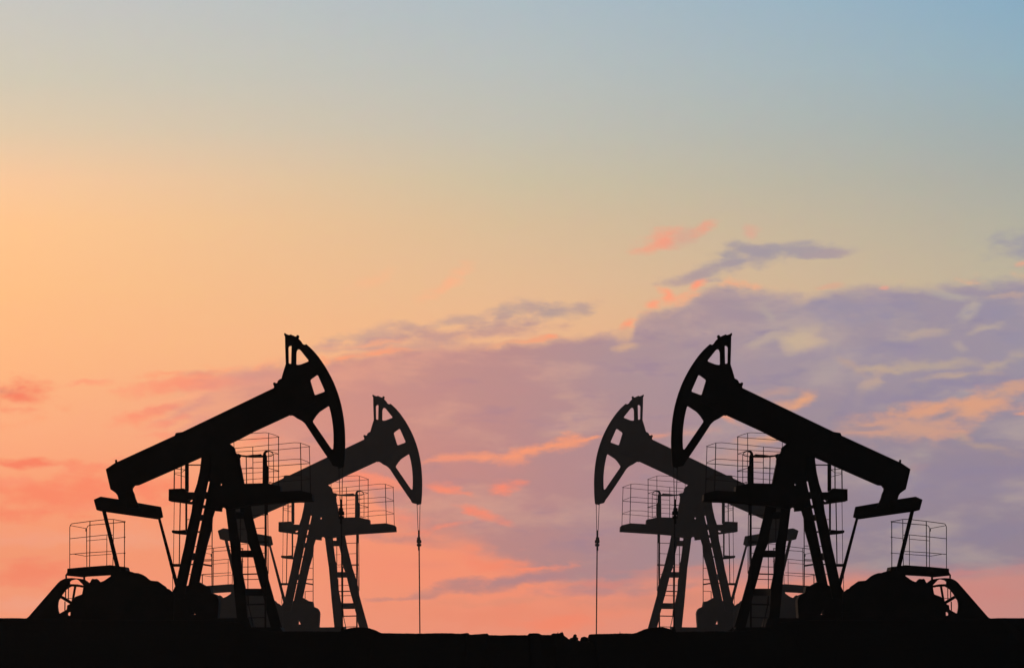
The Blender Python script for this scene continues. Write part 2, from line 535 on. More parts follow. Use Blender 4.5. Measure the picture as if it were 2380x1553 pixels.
GRP = 'pumpjacks in the oil field'
for mirror in (False, True):
    near = make_pumpjack(mirror)
    side, face = ('right', 'left') if mirror else ('left', 'right')
    tag(near, f'large black pumpjack at {side}, horse head facing {face}, in front of the smaller hazy one', 'pumpjack', GRP)
    far = copy_tree(near)
    fx, fy = 866 + FAR * (O_PX - 661), 918 + FAR * (O_PY - 775)
    s = D2 / D1
    X = (fx - CX) * K * s
    far.location = (-X if mirror else X, D2, EYE + (HZ - fy) * KZ * s)
    far.scale = (FAR * s,) * 3
    tag(far, f'smaller hazy grey pumpjack facing {face}, partly hidden behind the large one at {side}', 'pumpjack', GRP)


# ---------------------------------------------------------------- ground
prof_left = [(-900, 1438), (0, 1438.3), (64, 1438.2), (80, 1441), (480, 1442), (560, 1447), (590, 1461), (640, 1467.5), (662, 1469), (720, 1468.4), (790, 1469.3), (803, 1468),
             (812, 1463.8), (824, 1460.3), (838, 1458.8), (852, 1460.0), (864, 1463.8), (875, 1469), (883, 1472.8)]
prof_mid = [(888, 1472.2), (928, 1473), (976, 1473.5), (1020, 1472.5), (1048, 1472.3), (1071, 1474), (1077, 1473), (1087, 1472.2), (1090.5, 1475.8), (1116, 1474.7), (1133, 1473), (1135.5, 1476.8), (1165, 1477.6), (1180, 1477),
            (1227, 1477.1), (1230, 1472.8), (1245, 1472.6), (1252, 1473.5), (1258, 1476.5), (1283, 1476.6), (1285, 1472.8), (1296, 1473.2), (1303, 1471.8), (1306, 1472), (1308, 1478), (1314, 1482), (1321, 1488),
            (1330, 1491), (1372.4, 1492.5), (1373.4, 1474.8), (1400, 1474.2), (1441, 1473.2), (1474, 1473.4)]
prof_right = [(1487, 1470), (1505, 1462), (1515, 1459.8), (1525, 1458.8), (1536, 1459.6), (1546, 1462.2), (1557, 1467.5), (1563, 1470)] + [(2362 - x, y) for x, y in prof_left[:10][::-1]]
prof = prof_left + prof_mid + prof_right


def ridge(px):
    if px <= prof[0][0]:
        return prof[0][1]
    for (a, b), (c, d) in zip(prof, prof[1:]):
        if px <= c:
            return b + (d - b) * (px - a) / (c - a)
    return prof[-1][1]


def sstep(a, b, x):
    t = max(0, min(1, (x - a) / (b - a)))
    return t * t * (3 - 2 * t)


def make_ground():
    pxs = set()
    x = -700.0
    while x < 3060:
        pxs.add(round(x, 2))
        x += 3.5
    for a, _ in prof:
        pxs.add(round(float(a), 2))
    pxs = [p for p in pxs if -700 <= p <= 3060]
    pxs += [-40000, -20000, -9000, -4000, -2000, -1200, 3600, 4400, 6500, 11500, 22500, 42500]
    pxs.sort()
    ys = [-12, -2, 10, 30, 60, 90, 110, 120, 127, 133, 138, 142, 144.5, 146.4, 147.2, 148.2, 149.5, 151, 152.5, 153.6, 155, 157, 160, 170, 190, 230, 300, 400, 480, 500, 510, 517, 525, 533, 540, 550, 570, 620, 760, 1000, 1500]
    rng = random.Random(3)
    rough = {p: rng.gauss(0, .22) for p in pxs}
    bm = bmesh.new()
    grid = []
    for Y in ys:
        row = []
        for p in pxs:
            X = (p - CX) * K
            zr = (HZ - ridge(p) + (rough[p] if p > 662 and p < 1720 else rough[p] * .3) * (1 if Y > 146 else 0)) * KZ
            if Y <= 150:
                t = sstep(124, 147, Y)
                z = lerp(-1.45, zr, t)
            else:
                t = sstep(153.5, 160, Y)
                low = -.05 + rng.gauss(0, .008)
                ax = abs(X)
                pad = .6 * sstep(12.4, 14.6, ax) * (1 - sstep(33, 36, ax)) * sstep(500, 511, Y) * (1 - sstep(539, 552, Y))
                z = lerp(zr, low + pad, t)
            row.append(bm.verts.new((X, Y, EYE + z)))
        grid.append(row)
    for r0, r1 in zip(grid, grid[1:]):
        for i in range(len(pxs) - 1):
            bm.faces.new([r0[i], r0[i + 1], r1[i + 1], r1[i]])
    bmesh.ops.recalc_face_normals(bm, faces=bm.faces[:])
    me = bpy.data.meshes.new('ground')
    bm.to_mesh(me)
    bm.free()
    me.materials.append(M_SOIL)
    me.polygons.foreach_set('use_smooth', [True] * len(me.polygons))
    o = bpy.data.objects.new('ground', me)
    COL.objects.link(o)
    tag(o, 'black bare earth rising to the flat pad under the pumpjacks', None, None, 'structure')


make_ground()


# ---------------------------------------------------------------- small things on the ground
def obj_from(bm, name, mat, loc):
    bmesh.ops.recalc_face_normals(bm, faces=bm.faces[:])
    me = bpy.data.meshes.new(name)
    bm.to_mesh(me)
    bm.free()
    me.materials.append(mat)
    o = bpy.data.objects.new(name, me)
    o.location = loc
    COL.objects.link(o)
    return o


def rock(outline, w, t, label, seed):
    """boulder whose side view follows an outline, faceted and pinched in depth"""
    rng = random.Random(seed)
    cx = sum(p[0] for p in outline) / len(outline)
    base = max(p[1] for p in outline)
    o0 = P(cx, base, w)
    bm = bmesh.new()
    loops = []
    for d, sh in ((-1, .45), (-.7, .82), (-.2, 1), (.3, .97), (.75, .75), (1, .4)):
        lp = []
        for x, y in outline:
            j = rng.uniform(.93, 1.0) if sh < .99 else 1
            q = P(lerp(cx, x, sh * j), lerp(base, y, sh * j), w) - o0
            lp.append(bm.verts.new(q + Vector((0, d * t + rng.uniform(-.02, .02), 0))))
        loops.append(lp)
    n = len(outline)
    for a, b in zip(loops, loops[1:]):
        for i in range(n):
            bm.faces.new([a[i], a[(i + 1) % n], b[(i + 1) % n], b[i]])
    bm.faces.new(loops[0])
    bm.faces.new(loops[-1][::-1])
    o = obj_from(bm, 'rock', M_ROCK, o0)
    tag(o, label, 'rock', 'rocks in the dip of the ground')


rock([(1320, 1494), (1322, 1487), (1326.5, 1483), (1330.5, 1482.3), (1332, 1478.5), (1334, 1474.9), (1338.7, 1474.6), (1341, 1478), (1340, 1480.5), (1344.3, 1484), (1343, 1488), (1348, 1490.5), (1349, 1494)],
     -.5, .16, 'jagged knobbly rock standing up in the dip, left of the rounded rock', 1)
rock([(1346.5, 1495), (1348.5, 1488), (1350.7, 1482.2), (1356.5, 1480), (1361, 1480.6), (1366, 1482.4), (1370, 1487), (1371.3, 1495)],
     -.3, .17, 'low rounded rock in the dip beside the vertical earth step', 2)


def stems(name, px, py, spikes, label, cat):
    o0 = P(px, py, -1.2)
    bm = bmesh.new()
    for dx, dz, lean, r, dy in spikes:
        a = Vector((dx * K, dy, -.03))
        b = Vector(((dx + lean) * K, dy, dz * KZ))
        mid = a.lerp(b, .55) + Vector((.1 * lean * K, 0, 0))
        ring = []
        for p, rr in ((a, r), (mid, r * .7)):
            ring.append([bm.verts.new(p + Vector((math.cos(k * 2.0944) * rr, math.sin(k * 2.0944) * rr, 0))) for k in range(3)])
        tip = bm.verts.new(b)
        for k in range(3):
            bm.faces.new([ring[0][k], ring[0][(k + 1) % 3], ring[1][(k + 1) % 3], ring[1][k]])
            bm.faces.new([ring[1][k], ring[1][(k + 1) % 3], tip])
    o = obj_from(bm, name, M_PLANT, o0)
    tag(o, label, cat)


stems('dry_stem', 1440.7, 1473.4, [(0, 6.4, .1, .013, 0), (-1.2, 2.5, -.5, .012, .05), (1.0, 2.0, .6, .012, -.04)], 'single short dry stem sticking up from the bare edge on the right', 'plant')
stems('grass_tuft', 1302, 1473.2, [(-5, 3, -1, .02, 0), (-6, 2, -.6, .02, .1), (-5.2, 4, .2, .016, .05), (.8, 4, .5, .02, 0), (2.4, 5, .4, .016, .1), (4, 5.5, .6, .02, 0), (5.2, 4, .8, .018, .06), (3, 3, -.6, .02, .05)],
      'tiny spiky grass tuft on the edge left of the jagged rock', 'plant')

rng = random.Random(11)
bm = bmesh.new()
o0 = P(1702, 1467.5, -1.3)
for i in range(150):
    a = rng.uniform(0, 6.283)
    rad = abs(rng.gauss(0, .05))
    cpx = rng.gauss(0, 4.2)
    h = rng.uniform(0, 9.5) * max(.15, 1 - abs(cpx - 1.5) / 9)
    c = Vector((cpx * K, rng.gauss(0, .07), h * KZ))
    d = Vector((rng.gauss(0, 1), rng.gauss(0, 1), rng.gauss(.3, 1))).normalized() * rng.uniform(.012, .026)
    e = d.cross(Vector((rng.gauss(0, 1), rng.gauss(0, 1), rng.gauss(0, 1)))).normalized() * rng.uniform(.006, .014)
    bm.faces.new([bm.verts.new(c - d), bm.verts.new(c + e), bm.verts.new(c + d), bm.verts.new(c - e)])
bush = obj_from(bm, 'low_shrub', M_PLANT, o0)
tag(bush, 'small scrubby shrub at the foot of the large right pumpjack', 'shrub')


def wellhead(mirror, label):
    root = bpy.data.objects.new('wellhead', None)
    COL.objects.link(root)
    p = P(796, 1470)
    root.location = (-p.x if mirror else p.x, p.y, p.z)
    for name, prof2, in (('stuffing_box', [(0, .17), (.018, .165), (.026, .15), (.03, .12), (.048, .10), (.05, .03), (.046, .0)]),
                         ('casing_flange', [(.046, .0), (.075, -.004), (.075, -.03), (.05, -.034), (.05, -.1)])):
        b = bmesh.new()
        rings = []
        z_off = -.07
        for r, z in prof2:
            rings.append([b.verts.new((r * math.cos(k * math.pi / 8), r * math.sin(k * math.pi / 8), z - z_off - .0)) for k in range(16)] if r else [b.verts.new((0, 0, z - z_off))])
        for r0, r1 in zip(rings, rings[1:]):
            for k in range(16):
                if len(r0) == 1:
                    b.faces.new([r0[0], r1[k], r1[(k + 1) % 16]])
                else:
                    b.faces.new([r0[k], r0[(k + 1) % 16], r1[(k + 1) % 16], r1[k]])
        o = obj_from(b, name, M_STEEL, (0, 0, -.09))
        o.parent = root
    tag(root, label, 'wellhead', 'wellheads under the horse heads')


wellhead(False, 'small black wellhead where the rod of the large left pumpjack enters the ground')
wellhead(True, 'small black wellhead where the rod of the large right pumpjack enters the ground')

# ---------------------------------------------------------------- sky
wd = bpy.data.worlds.new('World')
S.world = wd
wd.use_nodes = True
nt = wd.node_tree
nt.nodes.clear()
N, L = nt.nodes.new, nt.links.new


def inp(sock, v):
    if hasattr(v, 'links') or isinstance(v, bpy.types.NodeSocket):
        L(v, sock)
    else:
        sock.default_value = v


def M(op, a, b=0.0, c=None, clamp=False):
    n = N('ShaderNodeMath')
    n.operation = op
    n.use_clamp = clamp
    inp(n.inputs[0], a)
    inp(n.inputs[1], b)
    if c is not None:
        inp(n.inputs[2], c)
    return n.outputs[0]


def mr(v, a, b, c=0.0, d=1.0, mode='SMOOTHSTEP'):
    n = N('ShaderNodeMapRange')
    n.interpolation_type = mode
    inp(n.inputs['Value'], v)
    inp(n.inputs['From Min'], a)
    inp(n.inputs['From Max'], b)
    inp(n.inputs['To Min'], c)
    inp(n.inputs['To Max'], d)
    return n.outputs['Result']


def mix(f, a, b):
    n = N('ShaderNodeMix')
    n.data_type = 'RGBA'
    inp(n.inputs[0], f)
    for s, v in ((n.inputs[6], a), (n.inputs[7], b)):
        if isinstance(v, tuple):
            s.default_value = (*v, 1)
        else:
            L(v, s)
    return n.outputs[2]


def ramp(f, stops, srgb=True):
    n = N('ShaderNodeValToRGB')
    cr = n.color_ramp
    cr.interpolation = 'CARDINAL' if False else 'LINEAR'
    while len(cr.elements) < len(stops):
        cr.elements.new(.5)
    for e, (p, c) in zip(cr.elements, stops):
        e.position = p
    for e, (p, c) in zip(cr.elements, stops):
        e.color = (*lin(c), 1) if srgb else (*c, 1)
    L(f, n.inputs['Fac'])
    return n.outputs['Color']


def curve(f, pts, lo, hi, size):
    """piecewise curve: pts of (u, value), value normalised to lo..hi"""
    n = N('ShaderNodeValToRGB')
    cr = n.color_ramp
    cr.interpolation = 'LINEAR'
    while len(cr.elements) < len(pts):
        cr.elements.new(.5)
    for e, (p, v) in zip(cr.elements, pts):
        e.position = p / size
    for e, (p, v) in zip(cr.elements, pts):
        t = (v - lo) / (hi - lo)
        e.color = (t, t, t, 1)
    L(f, n.inputs['Fac'])
    return M('MULTIPLY_ADD', n.outputs['Color'], hi - lo, lo)


tc = N('ShaderNodeTexCoord')
sep = N('ShaderNodeSeparateXYZ')
L(tc.outputs['Generated'], sep.inputs[0])
dx, dy, dz = sep.outputs
FPX = D1 / K
ysafe = M('MAXIMUM', dy, .05)
# bearing and height above the horizon, in 1/FPX radians
U0 = M('MULTIPLY_ADD', M('DIVIDE', dx, ysafe), FPX, CX)
V0 = M('MULTIPLY_ADD', M('DIVIDE', dz, ysafe), -FPX * K / KZ, HZ)

comb = N('ShaderNodeCombineXYZ')
L(U0, comb.inputs[0])
L(V0, comb.inputs[1])
UV = comb.outputs[0]


def noise(sx, sy, detail, rough=.55, seed=0.0, dist=0.0, rot=-8):
    mp = N('ShaderNodeMapping')
    mp.inputs['Scale'].default_value = (1 / sx, 1 / sy, 1)
    mp.inputs['Location'].default_value = (seed, seed * 1.7, seed)
    mp.inputs['Rotation'].default_value = (0, 0, math.radians(0))
    L(UV, mp.inputs['Vector'])
    n = N('ShaderNodeTexNoise')
    n.inputs['Scale'].default_value = 1
    n.inputs['Detail'].default_value = detail
    n.inputs['Roughness'].default_value = rough
    n.inputs['Distortion'].default_value = dist
    L(mp.outputs[0], n.inputs['Vector'])
    return n


nA = noise(110, 55, 6, .56, 3.1, .15)
sA = N('ShaderNodeSeparateColor')
L(nA.outputs['Color'], sA.inputs[0])
nB = noise(320, 120, 4, .5, 5.7)
sB = N('ShaderNodeSeparateColor')
L(nB.outputs['Color'], sB.inputs[0])
wx = M('ADD', M('MULTIPLY', M('SUBTRACT', sA.outputs[0], .5), 75), M('MULTIPLY', M('SUBTRACT', sB.outputs[0], .5), 60))
wy = M('ADD', M('MULTIPLY', M('SUBTRACT', sA.outputs[1], .5), 44), M('MULTIPLY', M('SUBTRACT', sB.outputs[1], .5), 30))
U, V = M('ADD', U0, wx), M('ADD', V0, wy)
n3 = sA.outputs[2]
nF = noise(66, 30, 5, .52, 8.3, .1).outputs['Fac']
nW = noise(260, 90, 5, .55, 1.3, .2).outputs['Fac']
nG = noise(150, 46, 6, .58, 12.3, .2).outputs['Fac']

un0 = M('DIVIDE', U0, 2380, clamp=True)
vn0 = M('DIVIDE', M('ADD', V0, 800), 2400, clamp=True)     # -800 .. 1600
vp = lambda y: (y + 800) / 2400

left = ramp(vn0, [(0, (120, 160, 190)), (vp(-250), (165, 186, 200)), (vp(0), (198, 197, 191)), (vp(180), (208, 200, 180)), (vp(300), (224, 201, 170)), (vp(420), (248, 200, 155)), (vp(520), (255, 198, 143)),
                  (vp(680), (255, 192, 134)), (vp(850), (255, 184, 130)), (vp(1000), (255, 175, 128)), (vp(1150), (255, 163, 117)), (vp(1300), (255, 157, 114)), (vp(1500), (255, 162, 126))])
mid = ramp(vn0, [(0, (105, 150, 190)), (vp(-250), (145, 175, 198)), (vp(0), (172, 187, 194)), (vp(150), (182, 189, 187)), (vp(300), (192, 190, 177)), (vp(420), (203, 191, 163)), (vp(520), (215, 189, 154)),
                 (vp(650), (227, 187, 148)), (vp(800), (238, 183, 140)), (vp(950), (236, 168, 132)), (vp(1150), (250, 154, 120)), (vp(1300), (255, 152, 116)), (vp(1400), (250, 150, 117)), (vp(1500), (244, 150, 121))])
right = ramp(vn0, [(0, (80, 135, 180)), (vp(-250), (110, 158, 188)), (vp(0), (136, 171, 193)), (vp(150), (146, 174, 187)), (vp(300), (157, 172, 174)), (vp(420), (168, 172, 165)), (vp(520), (177, 175, 160)),
                   (vp(650), (188, 178, 155)), (vp(800), (200, 175, 142)), (vp(950), (210, 165, 137)), (vp(1150), (195, 140, 135)), (vp(1300), (207, 142, 134)), (vp(1500), (207, 144, 136))])
clear = mix(mr(un0, 0, .5, 0, 1, 'LINEAR'), left, mid)
clear = mix(mr(un0, .5, 1, 0, 1, 'LINEAR'), clear, right)

# colour of the shaded cloud deck, warm on the left to lavender on the right
un = M('DIVIDE', U, 2380, clamp=True)
cl_hi = ramp(un, [(.12, (248, 165, 128)), (.2, (228, 158, 135)), (.3, (212, 148, 134)), (.4, (198, 144, 137)), (.5, (187, 142, 140)), (.6, (174, 145, 149)), (.75, (162, 146, 157)), (1, (155, 145, 160))])
cl_lo = ramp(un, [(.12, (250, 160, 122)), (.22, (232, 154, 128)), (.32, (214, 145, 131)), (.42, (202, 140, 132)), (.55, (184, 139, 140)), (.7, (166, 140, 148)), (.85, (151, 136, 150)), (1, (149, 135, 151))])
cloud = mix(mr(V, 820, 1120), cl_hi, cl_lo)
light = mix(mr(un, .2, .85), lin((240, 165, 134)), lin((186, 168, 160)))
dark = mix(mr(un, .2, .85), lin((196, 136, 132)), lin((138, 130, 158)))
cloud = mix(mr(nW, .48, .7, 0, .55), cloud, light)
cloud = mix(mr(nG, .46, .26, 0, .6), cloud, dark)

top = curve(un0, [(0, 1000), (420, 882), (600, 856), (680, 845), (762, 843), (824, 829), (934, 807), (1007, 791), (1154, 805), (1209, 796), (1264, 789), (1319, 780), (1392, 772), (1440, 778), (1462, 786),
                  (1480, 742), (1521, 719), (1563, 711), (1604, 692), (1640, 676), (1690, 665), (1722, 676), (1820, 681), (1869, 696), (1906, 687), (1951, 672), (2155, 664), (2230, 654), (2380, 654)], 600, 1300, 2380)
bot = curve(un0, [(0, 930), (380, 950), (450, 975), (560, 1015), (650, 1065), (760, 1100), (850, 1130), (930, 1235), (1000, 1262), (1080, 1270), (1150, 1298), (1250, 1335), (1330, 1362), (1430, 1368), (1500, 1345), (1600, 1335), (1750, 1332), (1900, 1338), (2100, 1346),
                  (2200, 1338), (2300, 1326), (2380, 1318)], 900, 1400, 2380)
Vt = M('ADD', V0, M('ADD', M('MULTIPLY', M('SUBTRACT', sA.outputs[1], .5), 56), M('MULTIPLY', M('SUBTRACT', nF, .5), 34)))
Vb = M('ADD', V0, M('ADD', M('MULTIPLY', M('SUBTRACT', sB.outputs[1], .5), 60), M('MULTIPLY', M('SUBTRACT', nG, .5), 60)))
m_bank = M('MULTIPLY', mr(M('SUBTRACT', Vt, top), -16, 22), mr(M('SUBTRACT', Vb, bot), 34, -34))
m_bank = M('MULTIPLY', m_bank, mr(U0, 300, 640))
sky = mix(m_bank, clear, cloud)
# sunlit rim just above the deck's edge
rim = M('MULTIPLY', mr(M('SUBTRACT', Vt, top), -24, -4), mr(M('SUBTRACT', Vt, top), 14, -4))
rim = M('MULTIPLY', rim, mr(n3, .5, .68))
sky = mix(M('MULTIPLY', rim, .6), sky, mix(mr(un0, .2, .7), lin((255, 165, 120)), lin((246, 172, 130))))

cw_ = N('ShaderNodeCombineXYZ')
L(U, cw_.inputs[0])
L(V, cw_.inputs[1])
cw_.inputs[2].default_value = 1
WUV = cw_.outputs[0]
ragged = M('ADD', M('MULTIPLY', M('SUBTRACT', nF, .49), 2.5), M('MULTIPLY', M('SUBTRACT', nG, .49), 1.5))


def blob(cx, cy, rx, ry, rot, col, op):
    """one torn streak of cloud: centre, half-axes, tilt (deg, up to the right), colour, opacity"""
    global sky
    c, s_ = math.cos(math.radians(rot)), math.sin(math.radians(rot))
    n1 = N('ShaderNodeVectorMath')
    n1.operation = 'DOT_PRODUCT'
    n2 = N('ShaderNodeVectorMath')
    n2.operation = 'DOT_PRODUCT'
    L(WUV, n1.inputs[0])
    L(WUV, n2.inputs[0])
    n1.inputs[1].default_value = (c / rx, -s_ / rx, -(c * cx - s_ * cy) / rx)
    n2.inputs[1].default_value = (s_ / ry, c / ry, -(s_ * cx + c * cy) / ry)
    a, b = n1.outputs['Value'], n2.outputs['Value']
    d = M('SQRT', M('MULTIPLY_ADD', a, a, M('MULTIPLY', b, b)))
    f = mr(M('ADD', d, ragged), 1.6, .05, 0, min(1, op * 1.04))
    sky = mix(f, sky, lin(col))


